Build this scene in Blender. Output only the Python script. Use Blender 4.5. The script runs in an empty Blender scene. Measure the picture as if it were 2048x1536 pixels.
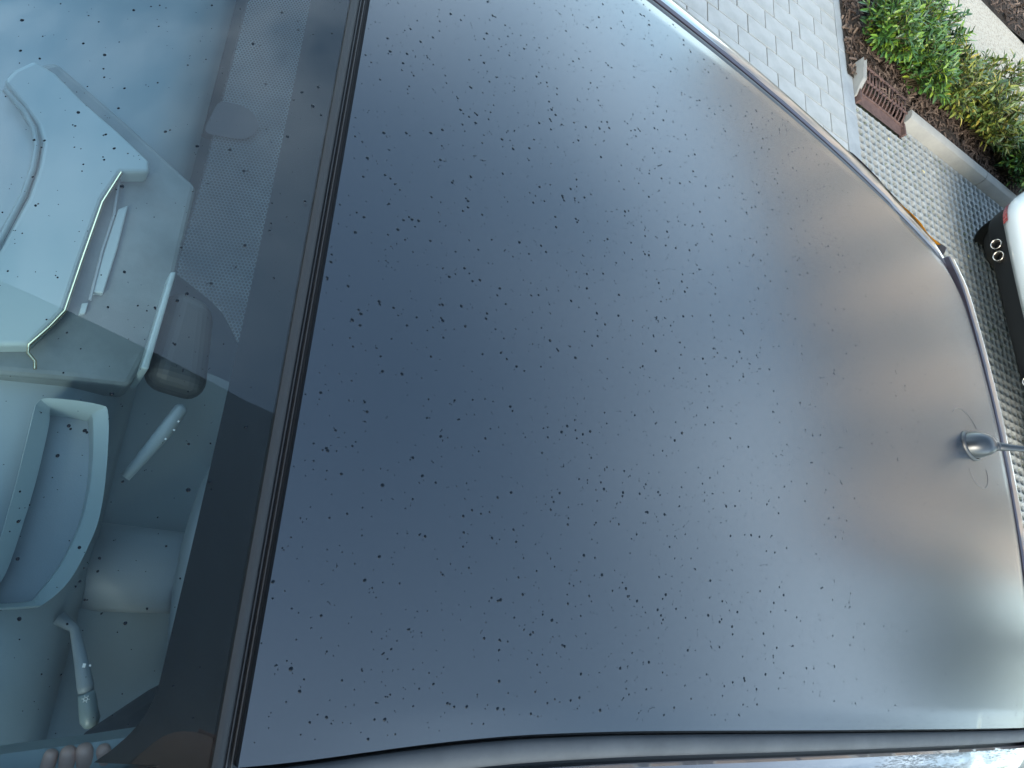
import bpy, bmesh, math, random
import numpy as np
from mathutils import Vector, Matrix
random.seed(7); np.random.seed(7)
scn = bpy.context.scene
COL = scn.collection
R = math.radians

# ------------------------------------------------------------------ camera
CAM_Z = 2.10
FPX = 1530.0                      # focal length in pixels of the 2048 px wide photograph
AX = np.array([[0.821008551, 0.084846326, 0.564576001],     # image right
               [0.284364685, -0.918272104, -0.275523266],   # image down
               [0.495057255, 0.386752433, -0.778036548]])   # view direction
cam_d = bpy.data.cameras.new('camera')
cam = bpy.data.objects.new('camera', cam_d); COL.objects.link(cam)
cam_d.sensor_width = 36.0; cam_d.lens = FPX/2048*36; cam_d.clip_start = 0.02; cam_d.clip_end = 2000
m = Matrix.Identity(4)
for i in range(3):
    m[i][0] = AX[0][i]; m[i][1] = -AX[1][i]; m[i][2] = -AX[2][i]
m[2][3] = CAM_Z
cam.matrix_world = m
scn.camera = cam

# ------------------------------------------------------------------ world, sun, exposure
SUN_AZ, SUN_EL = 246.0, 30.0      # direction the light comes from (azimuth from +X towards +Y)
SKO = (9.99, 20.3)                 # where in the cloud field we stand
w = bpy.data.worlds.new('World'); scn.world = w; w.use_nodes = True
nt = w.node_tree; nt.nodes.clear()
def N(t, ty, **k):
    n = t.nodes.new(ty)
    for a, b in k.items(): setattr(n, a, b)
    return n
out = N(nt, 'ShaderNodeOutputWorld'); bg = N(nt, 'ShaderNodeBackground')
bg.inputs['Strength'].default_value = 0.15
sky = N(nt, 'ShaderNodeTexSky', sky_type='NISHITA', sun_disc=False)
sky.sun_elevation = R(SUN_EL); sky.sun_rotation = R(90 - SUN_AZ)
sky.altitude = 300; sky.air_density = 1.0; sky.dust_density = 1.5; sky.ozone_density = 1.3
tc = N(nt, 'ShaderNodeTexCoord'); sep = N(nt, 'ShaderNodeSeparateXYZ')
nt.links.new(tc.outputs['Generated'], sep.inputs[0])
az_ = N(nt, 'ShaderNodeMath', operation='ADD'); az_.inputs[1].default_value = 0.22
mx_ = N(nt, 'ShaderNodeMath', operation='MAXIMUM'); mx_.inputs[1].default_value = 0.08
nt.links.new(sep.outputs['Z'], az_.inputs[0]); nt.links.new(az_.outputs[0], mx_.inputs[0])
comb = N(nt, 'ShaderNodeCombineXYZ')
for i, c in enumerate('XY'):
    d = N(nt, 'ShaderNodeMath', operation='DIVIDE')
    nt.links.new(sep.outputs[c], d.inputs[0]); nt.links.new(mx_.outputs[0], d.inputs[1]); nt.links.new(d.outputs[0], comb.inputs[i])
cn = N(nt, 'ShaderNodeTexNoise'); cn.inputs['Scale'].default_value = 1.5; cn.inputs['Detail'].default_value = 6; cn.inputs['Roughness'].default_value = 0.55; cn.inputs['Distortion'].default_value = 0.3
cvo = N(nt, 'ShaderNodeVectorMath', operation='ADD'); cvo.inputs[1].default_value = (SKO[0], SKO[1], 0)
nt.links.new(comb.outputs[0], cvo.inputs[0]); nt.links.new(cvo.outputs[0], cn.inputs['Vector'])
cr = N(nt, 'ShaderNodeValToRGB'); cr.color_ramp.elements[0].position = 0.40; cr.color_ramp.elements[1].position = 0.68
nt.links.new(cn.outputs['Fac'], cr.inputs[0])
cm = N(nt, 'ShaderNodeMixRGB'); cm.inputs['Color2'].default_value = (8.4, 10.1, 11.4, 1)
mul = N(nt, 'ShaderNodeMath', operation='MULTIPLY'); mul.inputs[1].default_value = 0.8
hz_ = N(nt, 'ShaderNodeMapRange'); hz_.inputs[1].default_value = .2; hz_.inputs[2].default_value = .9; hz_.inputs[3].default_value = 1.0; hz_.inputs[4].default_value = .12
nt.links.new(sep.outputs['Z'], hz_.inputs[0])
hzm = N(nt, 'ShaderNodeMath', operation='MULTIPLY'); nt.links.new(cr.outputs[0], hzm.inputs[0]); nt.links.new(hz_.outputs[0], hzm.inputs[1])
nt.links.new(hzm.outputs[0], mul.inputs[0]); nt.links.new(mul.outputs[0], cm.inputs[0])
wb = N(nt, 'ShaderNodeMixRGB', blend_type='MULTIPLY'); wb.inputs[0].default_value = 1; wb.inputs[2].default_value = (.97, 1.05, .95, 1)
nt.links.new(sky.outputs[0], wb.inputs[1]); nt.links.new(wb.outputs[0], cm.inputs['Color1']); nt.links.new(cm.outputs[0], bg.inputs[0]); nt.links.new(bg.outputs[0], out.inputs[0])

sun_d = bpy.data.lights.new('sun', 'SUN'); sun = bpy.data.objects.new('sun', sun_d); COL.objects.link(sun)
sun_d.energy = 1.1; sun_d.angle = R(24); sun_d.color = (1.0, 0.93, 0.82)
sd = Vector((math.cos(R(SUN_AZ))*math.cos(R(SUN_EL)), math.sin(R(SUN_AZ))*math.cos(R(SUN_EL)), math.sin(R(SUN_EL))))
sun.rotation_euler = sd.to_track_quat('Z', 'Y').to_euler(); sun.location = sd*20
vs = scn.view_settings; vs.view_transform = 'Standard'; vs.look = 'None'; vs.exposure = 2.3; vs.gamma = 1.0; vs.use_curve_mapping = False
scn.cycles.max_bounces = 8; scn.cycles.transparent_max_bounces = 12; scn.cycles.caustics_reflective = False; scn.cycles.caustics_refractive = False

# ------------------------------------------------------------------ helpers
MATS = {}
def mat(name, col=(.5,.5,.5), rough=.5, metal=0, spec=.5, coat=0, ior=1.5, noise=None, bump=None, island=None, coat_rough=0.03, aniso=None):
    """procedural Principled material. noise=(scale, colour2, lo, hi), bump=(scale, strength, dist), island=[colours]"""
    if name in MATS: return MATS[name]
    M = bpy.data.materials.new(name); M.use_nodes = True; t = M.node_tree; b = t.nodes['Principled BSDF']
    b.inputs['Base Color'].default_value = (*col, 1); b.inputs['Roughness'].default_value = rough; b.inputs['Metallic'].default_value = metal
    b.inputs['Specular IOR Level'].default_value = spec; b.inputs['IOR'].default_value = ior
    b.inputs['Coat Weight'].default_value = coat; b.inputs['Coat Roughness'].default_value = coat_rough
    co = N(t, 'ShaderNodeTexCoord').outputs['Object']
    src = None
    if island:
        g = N(t, 'ShaderNodeNewGeometry'); r = N(t, 'ShaderNodeValToRGB'); e = r.color_ramp.elements
        while len(e) < len(island): e.new(0.5)
        for i, c in enumerate(island): e[i].position = i/(len(island)-1); e[i].color = (*c, 1)
        t.links.new(g.outputs['Random Per Island'], r.inputs[0]); src = r.outputs[0]
        t.links.new(src, b.inputs['Base Color'])
    if noise:
        sc, c2, lo, hi = noise
        n = N(t, 'ShaderNodeTexNoise'); n.inputs['Scale'].default_value = sc; n.inputs['Detail'].default_value = 6; n.inputs['Roughness'].default_value = .65
        t.links.new(co, n.inputs['Vector'])
        mr = N(t, 'ShaderNodeMapRange'); mr.inputs[1].default_value = lo; mr.inputs[2].default_value = hi
        t.links.new(n.outputs['Fac'], mr.inputs[0])
        mxr = N(t, 'ShaderNodeMixRGB'); mxr.inputs[1].default_value = (*col, 1); mxr.inputs[2].default_value = (*c2, 1)
        if src: t.links.new(src, mxr.inputs[1])
        t.links.new(mr.outputs[0], mxr.inputs[0]); t.links.new(mxr.outputs[0], b.inputs['Base Color'])
    if bump:
        sc, st, di = bump
        n = N(t, 'ShaderNodeTexNoise'); n.inputs['Scale'].default_value = sc; n.inputs['Detail'].default_value = 4
        t.links.new(co, n.inputs['Vector']); bp = N(t, 'ShaderNodeBump'); bp.inputs['Strength'].default_value = st; bp.inputs['Distance'].default_value = di
        t.links.new(n.outputs['Fac'], bp.inputs['Height']); t.links.new(bp.outputs[0], b.inputs['Normal'])
    MATS[name] = M
    return M

class MB:
    def __init__(s): s.v = []; s.f = []
    def add(s, vs_, fs_):
        o = len(s.v); s.v += [tuple(p) for p in vs_]; s.f += [tuple(i+o for i in f) for f in fs_]; return s
    def box(s, x0, x1, y0, y1, z0, z1):
        return s.add([(x,y,z) for z in (z0,z1) for y in (y0,y1) for x in (x0,x1)], [(0,2,3,1),(4,5,7,6),(0,1,5,4),(2,6,7,3),(0,4,6,2),(1,3,7,5)])
    def grid(s, rows, flip=False):
        n = len(rows[0]); o = len(s.v)
        for r in rows: s.v += [tuple(p) for p in r]
        for i in range(len(rows)-1):
            for j in range(n-1):
                a = o+i*n+j; q = (a, a+1, a+n+1, a+n); s.f.append(q[::-1] if flip else q)
        return s
    def tube(s, path, rad, seg=10, caps=True):
        P = [Vector(p) for p in path]; rad = rad if isinstance(rad, (list, tuple)) else [rad]*len(P)
        rows = []; up = Vector((0,0,1))
        for i, p in enumerate(P):
            t = (P[min(i+1, len(P)-1)]-P[max(i-1, 0)]).normalized()
            a = t.cross(up)
            if a.length < 1e-3: a = t.cross(Vector((1,0,0)))
            a.normalize(); b = t.cross(a)
            rows.append([p+(a*math.cos(2*math.pi*k/seg)+b*math.sin(2*math.pi*k/seg))*rad[i] for k in range(seg+1)])
        s.grid(rows)
        if caps:
            for r, fl in ((rows[0], 1), (rows[-1], 0)):
                f = tuple(range(seg)); s.add(r[:-1], [f[::-1] if fl else f])
        return s
    def lathe(s, prof, c, ax, seg=24):
        ax = Vector(ax).normalized(); a = ax.orthogonal().normalized(); b = ax.cross(a); c = Vector(c)
        return s.grid([[c+ax*h+(a*math.cos(2*math.pi*k/seg)+b*math.sin(2*math.pi*k/seg))*r for k in range(seg+1)] for r, h in prof])
    def prism(s, poly, z0, z1):       # poly list of (x,y) or (x,y,dz)
        n = len(poly)
        top = [(p[0], p[1], z1+(p[2] if len(p) > 2 else 0)) for p in poly]; bot = [(p[0], p[1], z0) for p in poly]
        ar = sum(poly[i][0]*poly[(i+1)%n][1]-poly[(i+1)%n][0]*poly[i][1] for i in range(n))
        if ar < 0: top.reverse(); bot.reverse()
        return s.add(bot+top, [tuple(range(n))[::-1], tuple(range(n, 2*n))]+[(i, (i+1)%n, n+(i+1)%n, n+i) for i in range(n)])
    def mesh(s, name, M=None, smooth=False, weld=True):
        me = bpy.data.meshes.new(name); me.from_pydata(s.v, [], s.f)
        if weld:
            bm = bmesh.new(); bm.from_mesh(me); bmesh.ops.remove_doubles(bm, verts=bm.verts, dist=1e-5); bm.to_mesh(me); bm.free()
        if M: me.materials.append(M)
        if smooth: me.shade_smooth()
        me.update(); return me
    def build(s, name, M, parent=None, smooth=False, bevel=0, bseg=2, weld=True, auto=None):
        o = bpy.data.objects.new(name, s.mesh(name, M, smooth or bool(auto), weld)); COL.objects.link(o)
        if parent: o.parent = parent
        if bevel:
            b = o.modifiers.new('bevel', 'BEVEL'); b.width = bevel; b.segments = bseg; b.limit_method = 'ANGLE'; b.angle_limit = R(35)
        if auto: o.data.set_sharp_from_angle(angle=R(auto))
        return o
def tag(o, label=None, cat=None, group=None, kind=None):
    for k, v in (('label', label), ('category', cat), ('group', group), ('kind', kind)):
        if v: o[k] = v
    return o
def empty(name, loc=(0,0,0), rz=0):
    o = bpy.data.objects.new(name, None); COL.objects.link(o); o.location = loc; o.rotation_euler = (0,0,rz); o.empty_display_size = .1; return o
def ray(px, py):
    return AX.T @ np.array([px-1024, py-768, FPX])
def at_z(px, py, z):
    d = ray(px, py); return np.array([0,0,CAM_Z])+d*(z-CAM_Z)/d[2]
def lerp(tab, x):
    if x <= tab[0][0]: return tab[0][1]
    for (a, b), (c, d) in zip(tab, tab[1:]):
        if x <= c: return b+(d-b)*(x-a)/(c-a)
    return tab[-1][1]
def sstep(a, b, x):
    t = min(1, max(0, (x-a)/(b-a))); return t*t*(3-2*t)

# ------------------------------------------------------------------ materials
M_conc = mat('paver_concrete', (.275,.278,.268), .85, noise=(4, (.20,.203,.195), .35, .7), bump=(260, .5, .002), spec=.3)
M_strip = mat('edging_concrete', (.235,.248,.25), .85, noise=(5, (.165,.175,.18), .35, .7), bump=(200, .35, .002), spec=.3)
M_kerb = mat('kerb_concrete', (.21,.206,.19), .88, noise=(7, (.165,.162,.155), .35, .7), bump=(150, .4, .003), spec=.3)
M_latt = mat('lattice_concrete', (.21,.22,.22), .9, noise=(14, (.16,.168,.165), .35, .68), bump=(180, .5, .003), spec=.3)
M_joint = mat('joint_sand', (.035,.038,.03), .95, noise=(30, (.02,.028,.014), .4, .7), spec=.2)
M_soilfill = mat('cell_soil', (.012,.016,.010), .95, noise=(22, (.03,.035,.028), .4, .65), bump=(120, 1, .01), spec=.2)
M_soil = mat('bed_soil', (.035,.026,.02), .95, noise=(20, (.02,.015,.012), .4, .7), bump=(60, 1, .02), spec=.2)
M_path = mat('path_gravel', (.38,.34,.275), .9, noise=(55, (.24,.205,.16), .48, .62), bump=(120, .8, .01), spec=.3)
M_mulch = mat('bark_mulch', (.05,.03,.02), .9, island=[(.02,.014,.011),(.055,.036,.027),(.09,.062,.047),(.03,.02,.016),(.14,.10,.075)], spec=.3)
M_rust = mat('rusty_iron', (.082,.046,.038), .85, metal=.1, noise=(25, (.05,.028,.024), .35, .65), bump=(120, .4, .003))
M_gwide = mat('far_ground', (.12,.125,.11), .95, noise=(.6, (.08,.10,.06), .4, .6))
M_leaf = mat('shrub_leaf', island=[(.014,.038,.016),(.04,.095,.016),(.02,.055,.02),(.13,.21,.016),(.028,.072,.022),(.06,.14,.02),(.19,.24,.025)], rough=.42, spec=.5)
M_leaf2 = mat('shrub_leaf_olive', island=[(.02,.05,.015),(.09,.13,.018),(.03,.065,.02),(.20,.20,.025),(.06,.10,.022),(.27,.21,.04)], rough=.45, spec=.5)
for _m in (M_leaf, M_leaf2):
    b_ = _m.node_tree.nodes['Principled BSDF']; b_.inputs['Subsurface Weight'].default_value = 0
M_stem = mat('shrub_stem', (.08,.06,.03), .8)
M_weed = mat('weed_leaf', (.06,.17,.03), .5, noise=(18, (.10,.20,.04), .4, .7))
M_grass = mat('tuft_grass', island=[(.04,.08,.02),(.07,.11,.035),(.10,.12,.05)], rough=.7)
# satin black wrap of the roof
M_wrap = mat('satin_black_wrap', (.009,.013,.019), .25, ior=1.5, spec=.76, bump=(900, .04, .0004))
M_paint = mat('aubergine_paint', (.026,.022,.030), .28, metal=0.0, coat=1, coat_rough=.015)
M_rubber = mat('black_rubber', (.012,.012,.013), .45)
M_greyrub = mat('grey_rubber', (.05,.056,.062), .65, spec=.25, noise=(14, (.035,.04,.045), .35, .7), bump=(90, .15, .002))
M_trim = mat('grey_trim', (.016,.018,.020), .6, spec=.2, noise=(30, (.016,.019,.022), .4, .7))
M_gloss = mat('gloss_black', (.006,.006,.008), .06, coat=1)
M_chrome = mat('bright_trim', (.75,.77,.78), .12, metal=1)
M_frit = mat('frit_ceramic', (.006,.007,.009), .35, spec=.3)
M_dash = mat('dash_plastic', (.31,.37,.385), .42, bump=(500, .12, .001))
M_dashp = mat('dash_pale_plastic', (.23,.295,.305), .34, bump=(400, .08, .001))
M_dashd = mat('dash_dark_plastic', (.27,.31,.33), .5, bump=(500, .2, .001))
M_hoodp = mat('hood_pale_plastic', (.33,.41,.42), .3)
M_gold = mat('warm_glint', (.95,.80,.50), .2, metal=1)
M_seat = mat('seat_fabric', (.03,.032,.036), .9, bump=(400, .3, .002))
M_headl = mat('headliner', (.35,.35,.34), .95)
M_water = mat('rain_water', (.003,.006,.010), .06, ior=1.33, spec=.16)
M_white = mat('white_paint', (.78,.80,.80), .25, coat=1)
M_blackpl = mat('black_plastic', (.008,.009,.010), .65, spec=.2)
M_steel = mat('exhaust_steel', (.62,.58,.53), .28, metal=1, noise=(30, (.4,.36,.32), .4, .7))
M_bore = mat('bore_black', (.01,.009,.008), .9)
M_red = mat('red_lens', (.45,.012,.015), .12, coat=1)
M_amber = mat('amber_lens', (.75,.33,.03), .12, coat=1)
M_tyre = mat('tyre', (.018,.018,.018), .85)
M_rim = mat('rim_alloy', (.45,.46,.47), .3, metal=1)
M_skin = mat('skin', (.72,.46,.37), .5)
M_sleeve = mat('sleeve', (.05,.055,.07), .9)
M_markw = mat('white_mark', (.85,.87,.88), .5)
M_ring = mat('dried_ring', (.09,.08,.075), .5)
M_beige = mat('beige_render', (.74,.57,.45), .92, noise=(1.2, (.66,.50,.40), .35, .7), bump=(40, .3, .01))
M_rooft = mat('roof_tile', (.22,.10,.07), .85, noise=(3, (.16,.08,.06), .4, .6))
M_pane = mat('house_pane', (.03,.035,.04), .08, coat=1)
M_wframe = mat('window_frame', (.7,.7,.68), .5)

# automotive glass: clear sheet, reflection by Fresnel
def glass_mat(name, tint):
    M = bpy.data.materials.new(name); M.use_nodes = True; t = M.node_tree; t.nodes.clear()
    o = N(t, 'ShaderNodeOutputMaterial'); mx = N(t, 'ShaderNodeMixShader'); tr = N(t, 'ShaderNodeBsdfTransparent'); gl = N(t, 'ShaderNodeBsdfGlossy'); fr = N(t, 'ShaderNodeFresnel')
    tr.inputs[0].default_value = (*tint, 1); gl.inputs['Roughness'].default_value = 0.0; fr.inputs[0].default_value = 1.52
    t.links.new(fr.outputs[0], mx.inputs[0]); t.links.new(tr.outputs[0], mx.inputs[1]); t.links.new(gl.outputs[0], mx.inputs[2]); t.links.new(mx.outputs[0], o.inputs[0])
    return M
M_glass = glass_mat('windscreen_glass', (.84,.95,.97))
M_glassd = glass_mat('side_glass', (.25,.28,.29))

# printed dots on the glass (dot matrix): opaque ceramic dots, clear between
def dot_mat():
    M = bpy.data.materials.new('frit_dots'); M.use_nodes = True; t = M.node_tree; t.nodes.clear()
    o = N(t, 'ShaderNodeOutputMaterial'); mx = N(t, 'ShaderNodeMixShader'); tr = N(t, 'ShaderNodeBsdfTransparent'); p = N(t, 'ShaderNodeBsdfPrincipled')
    p.inputs['Base Color'].default_value = (.006,.007,.009,1); p.inputs['Roughness'].default_value = .35
    uv = N(t, 'ShaderNodeUVMap'); s = N(t, 'ShaderNodeSeparateXYZ'); t.links.new(uv.outputs[0], s.inputs[0])
    P = 0.0034
    def dotset(off):
        vals = []
        for ax_, pit, of in (('X', P, off*.5), ('Y', P*1.732, off*.5)):
            a = N(t, 'ShaderNodeMath', operation='DIVIDE'); a.inputs[1].default_value = pit; t.links.new(s.outputs[ax_], a.inputs[0])
            b = N(t, 'ShaderNodeMath', operation='ADD'); b.inputs[1].default_value = of; t.links.new(a.outputs[0], b.inputs[0])
            c = N(t, 'ShaderNodeMath', operation='FRACT'); t.links.new(b.outputs[0], c.inputs[0])
            d = N(t, 'ShaderNodeMath', operation='SUBTRACT'); d.inputs[1].default_value = .5; t.links.new(c.outputs[0], d.inputs[0])
            e = N(t, 'ShaderNodeMath', operation='MULTIPLY'); e.inputs[1].default_value = pit/P; t.links.new(d.outputs[0], e.inputs[0])
            f = N(t, 'ShaderNodeMath', operation='POWER'); f.inputs[1].default_value = 2; t.links.new(e.outputs[0], f.inputs[0]); vals.append(f)
        g = N(t, 'ShaderNodeMath', operation='ADD'); t.links.new(vals[0].outputs[0], g.inputs[0]); t.links.new(vals[1].outputs[0], g.inputs[1])
        h = N(t, 'ShaderNodeMath', operation='LESS_THAN'); h.inputs[1].default_value = .36**2; t.links.new(g.outputs[0], h.inputs[0]); return h
    a, b = dotset(0), dotset(1)
    k = N(t, 'ShaderNodeMath', operation='MAXIMUM'); t.links.new(a.outputs[0], k.inputs[0]); t.links.new(b.outputs[0], k.inputs[1])
    t.links.new(k.outputs[0], mx.inputs[0]); t.links.new(tr.outputs[0], mx.inputs[1]); t.links.new(p.outputs[0], mx.inputs[2]); t.links.new(mx.outputs[0], o.inputs[0])
    return M
M_dots = dot_mat()

# ================================================================== SETTING
tag(MB().add([(-300,-300,-.075),(400,-300,-.075),(400,300,-.075),(-300,300,-.075)], [(0,1,2,3)]).build('ground', M_gwide), kind='structure')

# ---- paved drive of individual concrete pavers
PX_END, ROW0, ROW = 3.634, 3.527, 0.1481
drive = tag(MB().box(-6, PX_END, -6, 9.0, -.07, -.018).build('paved_drive', M_joint), kind='structure')
# the rest of the drive, too far from the picture's edge to need single stones
M_far = mat('far_pavers', (.275,.278,.268), .85, bump=(260, .5, .002), spec=.3)
_t = M_far.node_tree; _b = _t.nodes['Principled BSDF']; _k = N(_t, 'ShaderNodeTexBrick'); _c = N(_t, 'ShaderNodeTexCoord')
_k.inputs['Color1'].default_value = (.275,.278,.268,1); _k.inputs['Color2'].default_value = (.24,.243,.235,1); _k.inputs['Mortar'].default_value = (.035,.038,.03,1)
_k.inputs['Scale'].default_value = 1.0; _k.inputs['Brick Width'].default_value = .25; _k.inputs['Row Height'].default_value = ROW; _k.inputs['Mortar Size'].default_value = .004; _k.offset = .35
_t.links.new(_c.outputs['Object'], _k.inputs['Vector']); _t.links.new(_k.outputs['Color'], _b.inputs['Base Color'])
for nm, (xa, xb_, ya, yb) in (('drive_surface', (-6, PX_END, -6, 1.898)), ('drive_surface', (-6, .50, 1.898, 9)), ('drive_surface', (.50, PX_END, 4.862, 9))):
    tag(MB().add([(xa,ya,-.004),(xb_,ya,-.004),(xb_,yb,-.004),(xa,yb,-.004)], [(0,1,2,3)]).build(nm, M_far, drive), kind=None)
pv = MB()
L_, W_ = .2415, .1424
pm = MB().box(-L_/2, L_/2, -W_/2, W_/2, -.02, 0)
bm = bmesh.new(); me = pm.mesh('paver', M_conc); bm.from_mesh(me)
bmesh.ops.bevel(bm, geom=[e for e in bm.edges if all(v.co.z > -.001 for v in e.verts)], offset=.0014, segments=1, affect='EDGES'); bm.to_mesh(me); bm.free()
hm = {}
def paver_mesh(l):
    k = round(l, 3)
    if k == .25: return me
    if k not in hm:
        q = MB().box(-(l-.0085)/2, (l-.0085)/2, -W_/2, W_/2, -.02, 0).mesh('paver_cut', M_conc); b2 = bmesh.new(); b2.from_mesh(q)
        bmesh.ops.bevel(b2, geom=[e for e in b2.edges if all(v.co.z > -.001 for v in e.verts)], offset=.0014, segments=1, affect='EDGES'); b2.to_mesh(q); b2.free(); hm[k] = q
    return hm[k]
for r in range(-11, 9):
    y = ROW0+ROW*(r+.5)
    off = (PX_END-.2475-0.0) if r % 2 else PX_END-.162
    x1 = PX_END
    cuts = [x1]
    x = x1-.25 if r % 2 == 0 else x1-.162
    while x > 0.55: cuts.append(x); x -= .25
    for a, b in zip(cuts[1:], cuts[:-1]):
        o = bpy.data.objects.new('paver', paver_mesh(b-a)); COL.objects.link(o); o.parent = drive
        o.location = ((a+b)/2, y, random.uniform(-.0012, .0012)); o.rotation_euler = (random.uniform(-.006,.006), random.uniform(-.004,.004), random.uniform(-.004,.004))
# ---- flush edging stones between pavers and lattice
x0, x1 = PX_END+.004, 3.760
edge_me = MB().box(-.061, .061, -.248, .248, -.06, .003).mesh('edging_stone', M_strip)
for i in range(-1, 14):
    o = bpy.data.objects.new('edging_stone', edge_me); COL.objects.link(o)
    o.location = ((x0+x1)/2, 3.92+.25-.5*i-.25+.0, random.uniform(-.001, .001)); o.parent = drive
    b = o.modifiers.new('bevel', 'BEVEL'); b.width = .003; b.segments = 1

# ---- lattice paving with open cells
LX0, LX1, LY1 = 3.764, 10.5, 3.893
px_, py_ = .0667, .0602
lat = MB()
nx, ny = int((LX1-LX0)/px_), 66
hx, hy = .0268, .0280
octa = [(math.cos(R(22.5+45*k)), math.sin(R(22.5+45*k))) for k in range(8)]
V = []; F = []
for i in range(nx):
    for j in range(ny):
        cx = LX0+px_*(i+.5); cy = LY1-py_*(j+.5)
        if cy < -.15 or (cx < 4.325 and cy > 3.80): continue
        sx_, sy_ = px_/2, py_/2
        jz = random.uniform(-.0015, .0015); o = len(V)
        outer = [(sx_, sy_*.42), (sx_*.42, sy_), (-sx_*.42, sy_), (-sx_, sy_*.42), (-sx_, -sy_*.42), (-sx_*.42, -sy_), (sx_*.42, -sy_), (sx_, -sy_*.42)]
        for ax_, ay_ in outer: V.append((cx+ax_, cy+ay_, -.004))
        rx, ry = hx*random.uniform(.93, 1.07), hy*random.uniform(.93, 1.07)
        for c_, s_ in octa: V.append((cx+c_*rx*1.06, cy+s_*ry*1.06, -.006+jz))
        for c_, s_ in octa: V.append((cx+c_*rx*.9, cy+s_*ry*.9, -.045))
        for k in range(8):
            k2 = (k+1) % 8
            F.append((o+k, o+k2, o+8+k2, o+8+k)); F.append((o+8+k, o+8+k2, o+16+k2, o+16+k))
        # raised nub quarter at each cell corner
        nz = .007+random.uniform(-.001, .001)
        for (a, b, sx2, sy2) in ((0,1,1,1),(2,3,-1,1),(4,5,-1,-1),(6,7,1,-1)):
            V.append((cx+sx2*sx_, cy+sy2*sy_, .0)); F.append((o+a, len(V)-1, o+b))
lat.v = V; lat.f = F
tag(lat.build('lattice_paving', M_latt, weld=False), kind='structure')
tag(MB().add([(LX0-.003,-.2,-.027),(LX1,-.2,-.027),(LX1,LY1,-.027),(LX0-.003,LY1,-.027)], [(0,1,2,3)]).build('cell_fill_soil', M_soilfill), kind='structure')
gt = MB()
for _ in range(5200):
    i = random.randrange(0, 62); j = random.randrange(0, 50)
    if math.sin(i*.9+j*.37)+math.sin(j*.61-i*.23)+random.uniform(-1.2,1.2) < .3: continue
    x = LX0+px_*(i+.5)+random.uniform(-.014,.014); y = LY1-py_*(j+.5)+random.uniform(-.016,.016)
    a = random.uniform(0, 6.28); h = random.uniform(.012, .026); dx, dy = math.cos(a)*.003, math.sin(a)*.003
    lx, ly = random.uniform(-.01,.01), random.uniform(-.01,.01)
    gt.add([(x-dx,y-dy,-.018),(x+dx,y+dy,-.018),(x+lx,y+ly,-.017+h)], [(0,1,2)])
tag(gt.build('cell_grass', M_grass, weld=False), 'short sparse grass growing in the lattice paving cells', 'grass', kind='stuff')

# ---- planting bed, gravel path, second bed
bedm = MB()
rows = []
for i in range(61):
    x = 3.70+i*.06 if i < 6 else 4.0+(i-5)*.18
    rows.append([(x, 3.985+j*.062, .008+sstep(3.75, 3.95, x)*(.03+.03*math.sin(i*1.3+j*.8)*math.sin(j*.5)+.02*math.sin(i*.7))) for j in range(18)])
tag(bedm.grid(rows, flip=True).build('bed_soil', M_soil, smooth=True), kind='structure')
tag(MB().box(3.70, 16, 5.0, 6.34, -.05, .03).build('gravel_path', M_path), kind='structure')
rows = [[(3.765+i*.25, 6.345+j*.2, .04+.02*math.sin(i*1.1+j)) for j in range(16)] for i in range(45)]
tag(MB().grid(rows, flip=True).build('far_bed_soil', M_soil, smooth=True), kind='structure')
def chips(name, label, xr, yr, zf, n, s):
    c = MB()
    for _ in range(n):
        x, y = random.uniform(*xr), random.uniform(*yr); z = zf(x, y)+random.uniform(0, .02)
        l, ww, t = random.uniform(.012,.045)*s, random.uniform(.005,.012)*s, random.uniform(.002,.005)*s
        Mx = Matrix.Translation((x,y,z)) @ Matrix.Rotation(random.uniform(0,6.28),4,'Z') @ Matrix.Rotation(random.uniform(-.7,.7),4,'Y') @ Matrix.Rotation(random.uniform(-.6,.6),4,'X')
        c.add([Mx @ Vector(p) for p in [(-l,-ww,0),(l,-ww*.6,0),(l*.9,ww,0),(-l*.8,ww*.7,0),(-l*.9,0,t),(l*.9,0,t)]], [(0,1,2,3),(0,4,5,1),(2,5,4,3),(1,5,2),(3,4,0)])
    return tag(c.build(name, M_mulch, weld=False), label, 'bark mulch', kind='stuff')
chips('bark_mulch', 'dark brown bark mulch covering the planting bed behind the kerb', (3.70, 8.0), (3.985, 5.02), lambda x, y: .012+.038*sstep(3.75, 3.95, x), 6500, 1)
chips('bark_mulch', 'dark bark mulch beyond the pale gravel path', (5.5, 9.0), (6.36, 8.0), lambda x, y: .05, 2600, 1.2)

# ---- kerb stones
def kerb(x0, x1, dz0=0, dz1=0):
    prof = [(3.897,-.05),(3.897,.0),(3.905,.055),(3.915,.078),(3.932,.09),(3.972,.094),(3.976,.088),(3.976,-.05)]
    rows = []
    for x, d in ((x0, dz0), (x1, dz1)):
        rows.append([(x, y, (z+d*max(0,z)/.094) if z > 0 else z) for y, z in prof])
    mb = MB().grid(rows)
    n = len(prof); mb.add(rows[0], [tuple(range(n))]); mb.add(rows[1], [tuple(range(n))[::-1]])
    return mb
x = 4.296; i = 0
labels = ['pale concrete kerb stone butting against the rusty drain', 'pale concrete kerb stone, second along from the rusty drain', 'pale concrete kerb stone, third along from the rusty drain',
          'pale concrete kerb stone, fourth along from the rusty drain', 'pale concrete kerb stone, fifth along from the rusty drain', 'pale concrete kerb stone, sixth along from the rusty drain']
for lab in labels:
    tag(kerb(x, x+.994).build('kerb_stone', M_kerb, auto=30), lab, 'kerb', 'kerb stones along the planting bed'); x += 1.0
mb = MB(); 
pr = [(3.852,-.05),(3.852,.004),(3.90,.03),(3.95,.07),(4.10,.085),(4.10,-.05)]
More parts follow.
